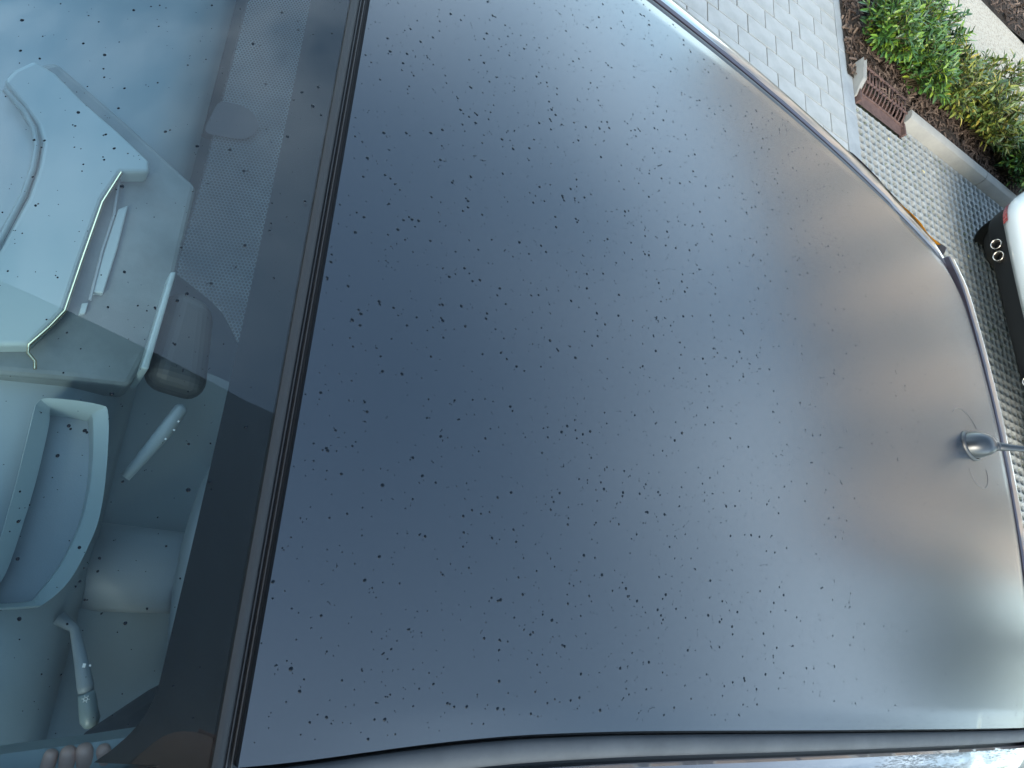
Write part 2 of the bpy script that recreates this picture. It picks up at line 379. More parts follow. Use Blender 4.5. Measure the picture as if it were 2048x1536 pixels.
rows = [[(3.766, y, z) for y, z in pr], [(3.80, y+.0, z*1.0) for y, z in pr], [(3.835, y+.045, z) for y, z in pr]]
mb.grid(rows[:1]+rows[1:2]); mb.add(rows[0], [tuple(range(6))]); mb.add(rows[1], [tuple(range(6))[::-1]])
tag(mb.build('kerb_end_stone', M_kerb, bevel=.006), 'small sloping kerb end piece between the edging strip and the rusty drain', 'kerb')

# ---- rusty side-inlet gully
dg = empty('drain_gully', (4.05, 3.95, 0)); tag(dg, 'rust brown cast iron side inlet drain set into the kerb line', 'drain')
def G(mb, name, **k): return mb.build(name, M_rust, dg, **k)
gx0, gx1 = -.245, .245
# apron, curved front lip, slotted face, slotted top, frame
def sag(x): return .012*(1-(x/.25)**2)
xs_ = [gx0+(gx1-gx0)*k/16 for k in range(17)]
G(MB().grid([[(x, -.145, -.004), (x, -.10, .000), (x, -.075+sag(x), .012)] [::1] for x in xs_], flip=True), 'apron', smooth=True)
G(MB().tube([(x, -.07+sag(x), .014) for x in xs_], .008, 8), 'front_rim', smooth=True)
G(MB().tube([(x, .012+sag(x)-.02*(x/.25)**2*0, .058-.008*(1-(x/.25)**2)) for x in xs_], .009, 8), 'upper_rim', smooth=True)
G(MB().tube([(x, .125, .066) for x in (gx0, gx1)], .010, 8), 'back_rim', smooth=True)
for k in range(13):
    x = gx0+.02+k*(gx1-gx0-.04)/12
    G(MB().tube([(x, -.068+sag(x), .014), (x, -.03+sag(x), .04), (x, .01+sag(x), .056)], .0065, 6), 'face_bar', smooth=True)
    G(MB().tube([(x, .012+sag(x), .056), (x, .125, .064)], .0065, 6), 'top_bar', smooth=True)
for sx_ in (-1, 1):
    G(MB().prism([(sx_*.245,-.145),(sx_*.262,-.145),(sx_*.262,.14),(sx_*.245,.14)], -.02, .03), 'cheek', bevel=.004)
    G(MB().add([(sx_*.25,-.12,.0),(sx_*.235,-.07,.012),(sx_*.235,.01,.056),(sx_*.235,.13,.064),(sx_*.25,.13,.0)], [(0,1,2,3,4)]), 'cheek_plate')
G(MB().box(gx0-.0, gx1+.0, -.06, .13, -.05, -.045), 'sump_floor')

# ---- shrubs
def leaf(mb, p, d, up, l, wd, bend=.25):
    d = d.normalized(); s = d.cross(up)
    if s.length < 1e-3: s = d.orthogonal()
    s.normalize(); n = s.cross(d)
    q = [p, p+d*l*.35+s*wd*.5+n*l*.05, p+d*l*.35-s*wd*.5+n*l*.05, p+d*l*.72+s*wd*.42-n*l*bend*.2, p+d*l*.72-s*wd*.42-n*l*bend*.2, p+d*l-n*l*bend*.55, p+d*l*.36-n*l*.015, p+d*l*.73-n*l*bend*.28]
    mb.add(q, [(0,1,6),(0,6,2),(1,3,7,6),(2,6,7,4),(3,5,7),(4,7,5)])
def shrub(x, y, rad, h, n, label, M, seed, leafl=.068):
    rnd = random.Random(seed)
    root = empty('shrub', (x, y, .04)); tag(root, label, 'shrub', 'shrubs in the planting bed')
    cr_, st = MB(), MB()
    for i in range(n):
        a = rnd.uniform(0, 6.283); rr = rad*math.sqrt(rnd.random()); f = rr/rad
        tip = Vector((math.cos(a)*rr, math.sin(a)*rr, h*(1-.45*f*f)*rnd.uniform(.72, 1.05)))
        base = Vector((math.cos(a)*rr*.25, math.sin(a)*rr*.25, 0)); mid = base.lerp(tip, .5)+Vector((rnd.uniform(-.03,.03), rnd.uniform(-.03,.03), .05*h))
        pts = [base, base.lerp(mid, .5), mid, mid.lerp(tip, .5)+Vector((0,0,.01)), tip]
        st.tube(pts, [.005,.004,.0035,.0028,.002], 5, False)
        nl = rnd.randint(15, 22)
        for k in range(nl):
            t = .36+.64*(k/(nl-1)); s4 = t*4; ii = min(3, int(s4)); p = pts[ii].lerp(pts[ii+1], s4-ii)
            ax_ = (pts[ii+1]-pts[ii]).normalized()
            phi = k*2.399+rnd.uniform(-.4,.4); o1 = ax_.orthogonal().normalized(); o2 = ax_.cross(o1)
            side = o1*math.cos(phi)+o2*math.sin(phi)
            el = .25+.75*t*rnd.uniform(.6, 1.1)
            d = side*math.cos(el)+ax_*math.sin(el)*1.1
            leaf(cr_, p, d, Vector((0,0,1)), leafl*rnd.uniform(.7, 1.25), leafl*rnd.uniform(.24, .34), rnd.uniform(.0,.6))
    st.build('trunk', M_stem, root, smooth=True, weld=False)
    cr_.build('crown', M, root, weld=False)
    return root
shrub(3.93, 4.39, 1.12*.25, .34, 84, 'dense bright green shrub at the bed corner beside the paved drive', M_leaf, 1)
shrub(4.19, 4.61, 1.12*.26, .40, 84, 'leafy green shrub behind the rusty drain near the pale path', M_leaf, 2)
shrub(4.35, 4.33, 1.12*.24, .34, 84, 'dark green shrub standing nearest behind the rusty drain', M_leaf, 3)
shrub(4.77, 4.43, 1.12*.28, .36, 84, 'mixed green shrub with yellow tips, next along the bed from the drain', M_leaf2, 4)
shrub(4.63, 4.73, 1.12*.23, .40, 34, 'thin shrub with the white path showing through its leaves', M_leaf, 5)
shrub(5.19, 4.37, 1.12*.29, .38, 84, 'olive yellow shrub over a dark shadowed hollow in the mulch', M_leaf2, 6)
shrub(5.43, 4.71, 1.12*.30, .44, 42, 'loose yellowing shrub leaning towards the gravel path', M_leaf2, 7)
shrub(5.61, 4.21, 1.12*.25, .34, 84, 'low dense green shrub opposite the white car bumper', M_leaf, 8)
shrub(6.07, 4.55, 1.12*.30, .42, 56, 'green shrub beside the white car rear corner', M_leaf, 9)
shrub(6.57, 4.53, 1.12*.30, .42, 50, 'olive shrub farther along the bed past the white car rear', M_leaf2, 10)
# broad-leaved weed by the drain and loose leaves
wd = empty('weed_plant', (4.34, 4.27, .05)); tag(wd, 'broad leaved bright green weed behind the rusty drain', 'weed')
for a, l in ((.3,.12),(-.5,.11),(-1.4,.10),(2.6,.09),(1.4,.08)):
    mb = MB(); leaf(mb, Vector((0,0,.0)), Vector((math.cos(a)*.9, math.sin(a)*.9, .35)), Vector((0,0,1)), l, l*.55, .5); mb.build('leaf', M_weed, wd, smooth=True)
wd = empty('weed_plant', (3.86, 4.42, .05)); tag(wd, 'small blue green seedling at the bed corner near the pavers', 'weed')
for a, l in ((-2.2,.10),(-1.2,.08),(.6,.07)):
    mb = MB(); leaf(mb, Vector((0,0,.02)), Vector((math.cos(a)*.9, math.sin(a)*.9, .3)), Vector((0,0,1)), l, l*.6, .3); mb.build('leaf', M_weed, wd, smooth=True)
M_dead = mat('dead_leaf', (.42,.34,.16), .8)
for (x, y, lab) in ((4.52, 3.60, 'small yellow fallen leaf on the lattice paving near the kerb'), (4.10, 3.66, 'pale curled fallen leaf on the lattice beside the drain'), (4.62, 2.46, 'tan fallen leaf on the shaded lattice behind the dark car'), (4.95, 3.12, 'brownish fallen leaf on the lattice in front of the white bumper')):
    mb = MB(); a = random.uniform(0, 6.28); leaf(mb, Vector((0,0,0)), Vector((math.cos(a), math.sin(a), .15)), Vector((0,0,1)), .035, .022, .5)
    o = mb.build('fallen_leaf', M_dead); o.location = (x, y, .008); tag(o, lab, 'leaf', 'fallen leaves on the lattice paving')

# ================================================================== CARS (local frame: x to the rear, y to the car's right, z up; origin under the roof's front edge)
CAR_A = R(1.9); CAR_T = (.18, .515)
def loc(P):
    x, y = P[0]-CAR_T[0], P[1]-CAR_T[1]; c, s = math.cos(CAR_A), math.sin(CAR_A)
    return Vector((c*x+s*y, -s*x+c*y, P[2]))
def pz(px, py, z): return loc(at_z(px, py, z))
HW = [(-.03,.583),(.03,.578),(.10,.568),(.2,.554),(.35,.545),(.5,.541),(.8,.535),(1.1,.529),(1.6,.520),(1.75,.513)]
def hw(x): return sum(lerp(HW, x+d) for d in (-.09,-.06,-.03,0,.03,.06,.09))/7
def zbase(x, y): return 1.468-.06*(x-.17)**2-.035*(y/.56)**2
XR0 = 1.640
def xrear(v): return XR0-.022*v*v
def xfront(v): return -.003+.010*v*v
BORD = .026
def sdist(x, y):        # distance past the roof crease, positive on the sloping border
    hx_ = hw(x)-BORD; r = .075
    dx_ = x-(XR0-BORD-.012-r); dy_ = abs(y)-(hx_-r)
    if dx_ > 0 and dy_ > 0: return math.hypot(dx_, dy_)-r
    return max(dx_, dy_)-r
def zroof(x, y):
    s = sdist(x, y)
    return zbase(x, y)-((.06+.11*sstep(.42, .50, abs(y)) if x > 1.3 else .09)*s if s > 0 else 0)*sstep(.0, .25, x)
def z_edge(x): return zroof(x, hw(x)*.999)
# windscreen
def ws_top(v): return Vector((-.024+.011*v*v, v*.584, zbase(-.02, v*.584)-.004))
def ws_bot(v): return Vector((-.86+.24*v*v, v*.70, .965-.03*v*v))
def ws(v, t):
    p = ws_top(v).lerp(ws_bot(v), t); b = 4*t*(1-t)*.038
    return p+Vector((-.52, .22*v, .85))*b

BODYW = [(-1.97,.52),(-1.93,.68),(-1.82,.79),(-1.55,.86),(-1.0,.88),(1.45,.885),(1.75,.865),(1.95,.80),(2.06,.70),(2.12,.55)]
BELT = [(-1.97,.60),(-1.9,.68),(-1.7,.76),(-1.3,.87),(-.86,.945),(-.4,.95),(.6,.965),(1.3,1.0),(1.8,1.03),(2.0,1.0),(2.12,.93)]
def build_car(root, paint, roofmat, detail):
    B = lambda mb, name, M, par=root, **k: mb.build(name, M, par, **k)
    parts = {}
    # ---- lower body
    if not detail: XE = 2.0
    else: XE = 2.12
    xs = [-1.97,-1.95,-1.93,-1.88,-1.82,-1.7,-1.55,-1.3,-1.1,-.95,-.86]; cab = [-.8,-.5,-.1,.4,.9,1.3,1.6,1.8,1.92,2.0]+([2.05,2.09,2.12] if detail else [])
    rows = []
    for x in xs+cab:
        wv = lerp(BODYW, x); zb = lerp(BELT, x); hood = x < -.84
        zl = .19 if detail or x < 1.7 else .29
        half = [(wv*.9,zl),(wv*.985,zl+.05),(wv,.45),(wv*.99,min(.72, zb-.12)),(wv-.02,zb-.05),(wv-.055,zb)]
        if hood: half += [(wv*.62, zb+.035),(wv*.3, zb+.05),(0, zb+.055)]
        else: half += [(wv-.075,zb-.004),(wv-.085,zb-.03),(wv-.09,zb-.09)]
        rows.append(half)
    for s in (1, -1):
        B(MB().grid([[(x, s*y, z) for y, z in r] for x, r in zip(xs+cab, rows)], flip=(s > 0)), 'body_side', paint, auto=40)
    wv = rows[-1]
    B(MB().add([(XE,y,z) for y,z in wv[:6]]+[(XE,-y,z) for y,z in wv[:6]][::-1], [tuple(range(12))]), 'rear_panel', paint)
    wv = rows[0]
    B(MB().add([(-1.97,y,z) for y,z in wv]+[(-1.97,-y,z) for y,z in wv[:-1]][::-1], [tuple(range(17))[::-1]]), 'front_panel', M_blackpl)
    B(MB().box(-1.85, 2.05 if detail else 1.5, -.76, .76, .17, .2), 'underbody', M_blackpl)
    B(MB().box(-.84, -.80, -.80, .80, .30, .93), 'bulkhead', M_dashd)
    for s in (1, -1):
        hl = MB().grid([[(-1.93+.16*k/6+.03*(j/4)*s*0, s*(.44+.34*k/6), .60+.035*k/6+.10*j/4+.012*math.sin(j)) for j in range(5)] for k in range(7)])
        B(MB().lathe([(0,0),(.06,.0),(.075,-.02),(.078,-.05)], (-1.86, s*.60, .66), (-1, s*.25, .35), 20), 'headlight', M_chrome, smooth=True)
        B(MB().lathe([(.0,.04),(.02,.035),(.055,.02),(.09,-.01),(.10,-.04)], (-.62, s*.96, 1.0), (-1, 0, .1), 16).tube([(-.6, s*.80, .97),(-.6, s*.93, 1.0)], .03, 8), 'door_mirror', paint, smooth=True)
        # wheels
        for wx in (-1.15, 1.42):
            wh = B(MB().lathe([(.20,-.10),(.27,-.11),(.305,-.09),(.315,-.05),(.315,.05),(.305,.09),(.27,.11),(.20,.10)], (wx, s*.795, .315), (0, 1, 0), 32), 'wheel', M_tyre, smooth=True)
            rim = MB().lathe([(.215,.095),(.20,.06),(.06,.085),(.0,.088)], (wx, s*.795, .315), (0, s, 0), 24)
            B(rim, 'rim', M_rim, wh, smooth=True)
            B(MB().lathe([(.30,.0),(.36,.005),(.365,.02),(.30,.022)], (wx, s*.868, .315), (0, s, 0), 32), 'wheel_arch', M_blackpl, smooth=True)
    # ---- roof panel
    nu, nv = (150, 104) if detail else (40, 30)
    rr = []
    vv = [math.sin(math.pi/2*(-1+2*j/nv))*.35+(-1+2*j/nv)*.65 for j in range(nv+1)]
    for i in range(nu+1):
        u = i/nu; u = u*.75+.25*(math.sin(math.pi*(u-.5))*.5+.5); row = []
        for v in vv:
            x = xfront(v)+(xrear(v)-xfront(v))*u; y = v*hw(x); row.append((x, y, zroof(x, y)))
        rr.append(row)
    low = lambda r, dx, dy: [(p[0]+dx, p[1]*(1+dy), p[2]-.014) for p in r]
    full = [low(rr[0], .001, 0)]+rr+[low(rr[-1], -.001, 0)]
    full = [[(r[0][0], r[0][1]+.001, r[0][2]-.012)]+r+[(r[-1][0], r[-1][1]-.001, r[-1][2]-.012)] for r in full]
    parts['roof'] = B(MB().grid(full), 'roof_panel', roofmat, auto=50)
    B(MB().grid([[(p[0], p[1]*.97, p[2]-.03) for p in r[::6]] for r in rr[2:-2:6]], flip=True), 'headliner', M_headl)
    # ---- front seam: windscreen moulding and double rubber seal
    V41 = [-1.0+2*k/60 for k in range(61)]
    B(MB().grid([[ws_top(v)+Vector((d, 0, dz)) for d, dz in ((-.0005,-.010),(.0005,.0030),(.003,.0040),(.007,.0040),(.0092,.0022),(.0095,-.012))] for v in V41]), 'windscreen_moulding', M_trim, auto=40)
    seal = B(MB().grid([[ws_top(v)+Vector((d, 0, -.009)) for d in (.010, .026)] for v in V41]), 'roof_seal', M_rubber)
    for d in (.0130, .0172): B(MB().tube([ws_top(v)+Vector((d, 0, -.0035)) for v in V41], .0012, 6, False), 'seal_lip', M_rubber, seal, smooth=True)
    # ---- sides: roof ditch moulding, painted cant rail, window seal, side glass, pillars
    X = [-.02+1.66*k/50 for k in range(51)]
    for s in (1, -1):
        def strip(offs, xs=X): return [[(x, s*(hw(x)+o), z_edge(x)+dz) for o, dz in offs] for x in xs]
        fl = s < 0
        B(MB().grid(strip([(-.004,-.030),(.050,-.030)]), flip=fl), 'ditch_floor', M_rubber)
        B(MB().grid(strip([(.0045,-.026),(.0048,-.010),(.008,-.0072),(.016,-.0062),(.023,-.0075),(.0262,-.011),(.0265,-.026)]), flip=fl), 'roof_moulding', M_greyrub, auto=40)
        B(MB().grid(strip([(.0315,-.028),(.032,-.010),(.036,-.0065),(.050,-.0072),(.066,-.011),(.082,-.018),(.095,-.028),(.105,-.042),(.110,-.060)]), flip=fl), 'cant_rail', paint, auto=40)
        B(MB().grid(strip([(.108,-.056),(.116,-.058),(.122,-.066),(.124,-.080),(.116,-.085)]), flip=fl), 'window_seal', M_rubber, auto=40)
        XW = [x for x in X if x < 1.12]
        belt = lambda x: (lerp(BODYW, x)-.07, lerp(BELT, x))
        B(MB().grid([[(x, s*(hw(x)+.12), z_edge(x)-.078), (x, s*((hw(x)+.12)*.55+belt(x)[0]*.45+.012), (z_edge(x)-.078)*.55+belt(x)[1]*.45), (x, s*belt(x)[0], belt(x)[1])] for x in XW], flip=fl), 'side_window', M_glassd, smooth=True)
        XC = [1.06+.64*k/16 for k in range(17)]
        def cp(x, f):
            xx = min(x, 1.60); a = (hw(xx)+.100+.030*sstep(1.06, 1.2, x), z_edge(xx)-.038); xq = min(2.0, x+max(0, x-1.3)*.9); b = (belt(xq)[0]+.01, belt(xq)[1])
            xb = x+max(0, (x-1.3))*.9*f
            return (xb, s*(a[0]*(1-f)+b[0]*f+.03*f*(1-f)), a[1]*(1-f)+b[1]*f)
        B(MB().grid([[cp(x, f) for f in (0,.04,.1,.2,.4,.6,.8,1)] for x in XC], flip=fl), 'rear_quarter', paint, smooth=True)
        # B pillar cover
        B(MB().grid([[(x, s*(hw(x)+.126), z_edge(x)-.08), (x, s*(belt(x)[0]+.004), belt(x)[1])] for x in (.42,.50)], flip=fl), 'pillar_cover', M_gloss)
        # windscreen pillar
        T = [k/20 for k in range(21)]
        B(MB().grid([[ws(s*1.0, t)+Vector((dx, s*dy, dz)) for dx, dy, dz in ((0,.002,-.02),(0,.003,.002),(.002,.03,.004),(.012,.055,-.012),(.03,.065,-.05))] for t in T], flip=not fl), 'windscreen_pillar', paint, smooth=True)
        # triangle between pillar and belt: front quarter glass
        B(MB().grid([[ws(s*1.0, t)+Vector((.025, s*.062, -.045)), Vector((min(-.02, ws(1, t).x+.03), s*(.81), lerp(BELT, ws(1, t).x)))] for t in T], flip=not fl), 'front_quarter_glass', M_glassd)
        # tall tail lamp on the rear corner
        tl = [[(1.40+.26*k/12+.55*f*f*.6, s*(hw(1.6)+.114+.012*math.sin(math.pi*k/12)+.20*f), z_edge(min(1.6, 1.40+.26*k/12))-.040-.30*f) for f in (0,.06,.14,.22,.3)] for k in range(13)]
        lamp = B(MB().grid([r[1:] for r in tl], flip=fl), 'tail_lamp', M_red, smooth=True)
        B(MB().grid([[Vector(p)+Vector((0, s*.006, .006)) for p in r[:3]] for r in tl], flip=fl), 'indicator_lens', M_amber, lamp, smooth=True)
    # ---- hatch: spoiler lip, rear window, lower panel
    VV = [-1+2*k/40 for k in range(41)]
    def hat(v, o, dz): x = xrear(v); return (x+o, v*(hw(1.6)+.06)*(1-.0*o), zroof(x-.001, min(.999, abs(v))*hw(1.6))+dz)
    B(MB().grid([[hat(v, o, dz) for o, dz in ((-.006,-.030),(.020,-.030))] for v in VV]), 'hatch_gap_seal', M_rubber)
    hatch = B(MB().grid([[hat(v, o, dz) for o, dz in ((.0080,-.028),(.0082,-.002),(.011,.0008),(.022,.0012),(.036,-.0005),(.048,-.006),(.057,-.020),(.061,-.055))] for v in VV]), 'hatch_spoiler', paint, auto=40)
    B(MB().grid([[hat(v, .057, -.05), (2.02, v*.72, 1.02)] for v in VV]), 'rear_window', M_glassd, smooth=True)
    B(MB().grid([[(2.02, v*.74, 1.03), (2.10, v*.74, .86), (2.12, v*.72, .62)] for v in VV]), 'hatch_panel', paint, smooth=True)
    # ---- windscreen
    wv = [-1+2*k/48 for k in range(49)]; wt = [k/40 for k in range(41)]
    gl = B(MB().grid([[ws(v, t) for v in wv] for t in wt], flip=False), 'windscreen', M_glass, smooth=True)
    parts['glass'] = gl
    return parts

# ---------------------------------------------------------------- the dark car the picture looks over
car = empty('dark_hatchback', (CAR_T[0], CAR_T[1], 0), CAR_A)
tag(car, 'dark aubergine hatchback with rain spotted satin black roof and stubby aerial', 'car')
P = build_car(car, M_paint, M_wrap, True)
from mathutils.bvhtree import BVHTree
def bvh(o):
    me = o.data; return BVHTree.FromPolygons([v.co for v in me.vertices], [p.vertices for p in me.polygons])
BG, BRF = bvh(P['glass']), bvh(P['roof'])
def on_glass(x, y, d=0):
    h = BG.ray_cast(Vector((x, y, 3)), Vector((0,0,-1)))
    n = h[1] if h[1].z > 0 else -h[1]
    return h[0]-n*d, n
def px_glass(px, py, d=0):
    r = Vector(ray(px, py)); o = loc((0,0,CAM_Z)); e = loc(Vector((0,0,CAM_Z))+r); h = BG.ray_cast(o, (e-o).normalized())
    n = h[1] if h[1].z > 0 else -h[1]
    return h[0]-n*d
# frit band
def cl(y):
    a = abs(y); return -.0612-(.0 if a < .52 else .030*((a-.52)/.06)**2.2)
rows = []
for k in range(121):
    y = -.580+1.16*k/120; v = y/.584
    top = ws_top(v)+Vector((-.0005, 0, -.004)); row = [top]
    for f in (.25,.5,.75,1.0): row.append(on_glass(top.x-.002+(cl(y)-top.x+.002)*f, y, .004)[0])
    rows.append(row)
MB().grid(rows).build('frit_band', M_frit, P['glass'], smooth=True)
for s in (1, -1):
    rows = []
    for k in range(41):
        t = .012+.975*k/40; rows.append([ws(s*(1-f), t)-Vector((-.5,0,.85))*.004 for f in (0,.007,.014,.020)])
    MB().grid(rows).build('frit_side', M_frit, P['glass'], smooth=True)
# dot matrix
dl = [(-.236,-.0613),(-.203,-.082),(-.173,-.125),(-.069,-.122),(.039,-.122),(.17,-.121),(.205,-.082),(.236,-.0613)]
rows = []; uvs = []
NK = 80
for k in range(NK+1):
    y = -.236+.472*k/NK; xl = lerp(dl, y); rows.append([on_glass(-.0605+(xl+.0605)*f, y, .0046)[0] for f in [q/8 for q in range(9)]])
    uvs.append([(-.0605+(xl+.0605)*q/8)*1.16 for q in range(9)])
db = MB().grid(rows).build('frit_dot_matrix', M_dots, P['glass'], smooth=True, weld=False)
uvl = db.data.uv_layers.new(name='UVMap')
for lp in db.data.loops:
    k, q = divmod(lp.vertex_index, 9); uvl.data[lp.index].uv = (uvs[k][q], -.236+.472*k/NK)
# sensor patch printed on the glass
c4 = [px_glass(*p) for p in ((437,195),(520,217),(512,282),(404,262))]
def rounded(c4, rad, n=6):
    outp = []
    for i in range(4):
        a, b, c = c4[i-1], c4[i], c4[(i+1) % 4]; p = b+(a-b).normalized()*rad[i]; q = b+(c-b).normalized()*rad[i]
        for k in range(n+1):
            t = k/n; outp.append(p*(1-t)**2+b*2*t*(1-t)+q*t*t)
    return outp
pp = rounded(c4, (.010,.024,.024,.010)); pp = [on_glass(p.x, p.y, .003)[0] for p in pp]
cen = sum(pp, Vector())/len(pp); cen = on_glass(cen.x, cen.y, .003)[0]
MB().add(pp+[cen], [(i, (i+1) % len(pp), len(pp)) for i in range(len(pp))]).build('sensor_patch', mat('sensor_print', (.022,.022,.028), .4), P['glass'])

# aerial
rp, rn, _, _ = BRF.ray_cast(Vector((1.405, .008, 3)), Vector((0,0,-1)))
if rn.z < 0: rn = -rn
ant = []
S_ = Vector((1, 0, -.16)).normalized()
rows = []
for k in range(13):                       # teardrop dome: cross sections from foot to crown
    f = k/12; zz = .044*math.sin(f*math.pi/2)*(1.0); sh = math.cos(f*math.pi/2)**.75
    r = []
    for j in range(29):
        a = 2*math.pi*j/28; ex = math.cos(a); ey = math.sin(a)
        lx = (.046 if ex > 0 else .040)*ex*sh; wy = .0265*ey*sh*(1-.18*ex)
        r.append(rp+S_*(lx+.016*f)+Vector((0,wy,0))+rn*(zz-.001))
    rows.append(r)
ab = MB().grid(rows, flip=True).build('aerial_base', mat('aerial_plastic', (.008,.010,.013), .32, spec=.5), car, smooth=True)
MB().grid([[rp+S_*(.049*math.cos(2*math.pi*j/28)*e)+Vector((0,.0295*math.sin(2*math.pi*j/28)*e,0))+rn*h for j in range(29)] for e, h in ((1.02,-.002),(1.02,.003),(.9,.0045))], flip=True).build('base_gasket', M_rubber, ab, smooth=True)
d_ = (S_*.80+rn*.60).normalized(); q0 = rp+S_*.030+rn*.036
MB().tube([q0-d_*.004, q0+d_*.006], [.0092,.0092], 14).build('mast_collar', M_rubber, ab, smooth=True)
MB().tube([q0+d_*.0055, q0+d_*.0065, q0+d_*.030, q0+d_*.05, q0+d_*.30, q0+d_*.303], [.0084,.0090,.0072,.0066,.0046,.002], 12).build('aerial_mast', mat('mast_rubber', (.008,.010,.012), .4), ab, smooth=True)
for (ox, oy, ra, rb, a0, a1) in ((.02,-.045,.055,.038,3.4,6.6), (-.01,.03,.075,.045,.5,2.6)):
    pts = []
    for k in range(33):
        a = a0+(a1-a0)*k/32; x, y = rp.x+ox+ra*math.cos(a), rp.y+oy+rb*math.sin(a); pts.append(Vector((x, y, zroof(x, y)+.0002)))
    MB().tube(pts, .0005, 4, False).build('dried_water_ring', M_ring, P['roof'], smooth=True)

# ---- interior
B = lambda mb, name, M, par=car, **k: mb.build(name, M, par, **k)
B(MB().box(-.80, 1.75, -.78, .78, .24, .27), 'cabin_floor', M_dashd)
def poly(pts, z): return [tuple(pz(px, py, z)[:2]) for px, py in pts]
rows = []
for k in range(33):
    y = -.74+1.48*k/32
    rows.append([(-.78,y,.90),(-.74,y,.945),(-.55,y,.955),(-.32,y,.950),(-.16,y,.935),(-.10,y,.90),(-.07,y,.82),(-.09,y,.70),(-.16,y,.5)])
dash = B(MB().grid(rows, flip=True), 'dashboard', M_dash, smooth=True)
# lower pale plateau, upper plateau, bowl, slot, display edge
lowp = poly([(112,120),(250,240),(395,372),(352,560),(300,700),(262,772),(120,757),(-60,742),(-90,420),(20,140)], .972)
B(MB().prism(lowp, .90, .972), 'centre_console_top', mat('console_plastic', (.17,.205,.21), .4, noise=(6, (.11,.135,.14), .4, .65), bump=(500,.15,.001)), dash, bevel=.010, bseg=3)
up = poly([(8,160),(28,138),(70,119),(112,146),(170,205),(236,262),(300,322),(300,345),(243,345),(205,400),(165,510),(128,622),(60,690),(-60,690),(-60,560),(0,495),(58,390),(78,330),(86,285),(76,248),(50,210)], 1.0)
B(MB().prism(up, .965, 1.0), 'raised_pod', M_hoodp, dash, bevel=.006, bseg=3)
bowl = poly([(-110,150),(5,165),(46,214),(70,250),(80,285),(72,330),(52,386),(-5,488),(-110,560)], .990)
B(MB().prism(bowl, .965, .982), 'speaker_bowl', M_dash, dash, bevel=.006)
for off, M_ in ((0, M_dashd),):
    B(MB().tube([pz(*p, 1.001) for p in ((10,180),(48,222),(68,258),(74,290),(66,335),(46,392),(-10,500))], .004, 8, False), 'bowl_rim', M_dashp, dash, smooth=True)
B(MB().tube([pz(*p, 1.002) for p in ((243,345),(205,405),(168,510),(130,622),(98,655),(58,690),(56,706),(70,722),(70,738))], .0022, 6, False), 'gold_glint', M_gold, dash, smooth=True)  # gold strip modelling the warm glint along the pod's edge
B(MB().prism(poly([(236,420),(256,412),(234,500),(206,588),(184,586),(190,560),(212,490)], .978), .968, .982), 'vent_slot', M_hoodp, dash, bevel=.002)
B(MB().tube([pz(*p, .983) for p in ((240,350),(228,430),(205,500),(195,540),(180,600))], .002, 6, False), 'slot_edge', M_dashd, dash)
B(MB().prism(poly([(164,606),(177,604),(171,626),(158,628)], .98), .968, .979), 'button', M_hoodp, dash, bevel=.001)
dsp = B(MB().prism(poly([(334,556),(346,556),(290,750),(275,747)], .975), .90, 1.000), 'display_edge', M_hoodp, dash, bevel=.003)
B(MB().prism(poly([(347,560),(440,600),(420,790),(292,752)], .975), .90, .968), 'display_housing', mat('housing_dark', (.04,.048,.052), .5), dash, bevel=.028, bseg=6)
B(MB().box(-.77, -.70, -.60, .60, .955, .962), 'defroster_slot', M_dashd, dash)
shr = []
for k in range(41):
    y = -.232+.464*k/40; xl = lerp(dl, y)+.001; shr.append([on_glass(-.040+(min(xl, -.045)+.040)*f, y, .0075)[0] for f in (0,.25,.5,.75,1)])
B(MB().grid(shr), 'dot_backing', mat('backing_grey', (.16,.195,.205), .5, noise=(16, (.30,.35,.35), .45, .7)), smooth=True)  # pale sheet added to brighten the gaps between the dots
rv = on_glass(-.06, .0, .075)[0]
rvm = B(MB().tube([rv+Vector((.015,-.13,-.015)), rv+Vector((.012,-.12,-.012)), rv+Vector((0,-.06,-.004)), rv+Vector((0,.06,-.004)), rv+Vector((.012,.12,-.012)), rv+Vector((.015,.13,-.015))], [.010,.022,.028,.028,.022,.010], 16), 'rear_view_mirror', M_dash, smooth=True)
# instrument hood ring
O_ = [(66,830),(74,806),(98,796),(195,808),(217,830),(213,940),(200,1030),(178,1090),(140,1160),(92,1205),(60,1213),(-60,1216),(-70,1190),(-22,1140),(0,1080),(34,960)]
I_ = [(98,850),(100,822),(110,816),(172,826),(186,842),(184,940),(170,1020),(150,1075),(118,1135),(76,1188),(56,1203),(-30,1207),(-30,1196),(10,1150),(52,1030),(78,940)]
zO, zI = 1.005, .985
def crv(pts, n=4):
    o = []; L = len(pts)
    for i in range(L):
        p0, p1, p2, p3 = [np.array(pts[(i+d) % L], float) for d in (-1,0,1,2)]
        for k in range(n):
            t = k/n; o.append(tuple(.5*(2*p1+(p2-p0)*t+(2*p0-5*p1+4*p2-p3)*t*t+(3*p1-p0-3*p2+p3)*t**3)))
    return o
Ov = [pz(px, py, zO) for px, py in crv(O_)]; Iv = [pz(px, py, zI) for px, py in crv(I_)]
n = len(Ov)
hd = MB().add(Ov+Iv+[p-Vector((0,0,.05)) for p in Ov]+[p-Vector((0,0,.06)) for p in Iv], [(i, (i+1) % n, n+(i+1) % n, n+i) for i in range(n)]+[(2*n+i, 2*n+(i+1) % n, (i+1) % n, i) for i in range(n)]+[(n+i, n+(i+1) % n, 3*n+(i+1) % n, 3*n+i) for i in range(n)])
B(hd, 'instrument_hood', M_hoodp, dash, bevel=.004, auto=30)
B(MB().prism([tuple(p[:2]) for p in Iv], .90, .945), 'instrument_glass', M_dashd, dash)
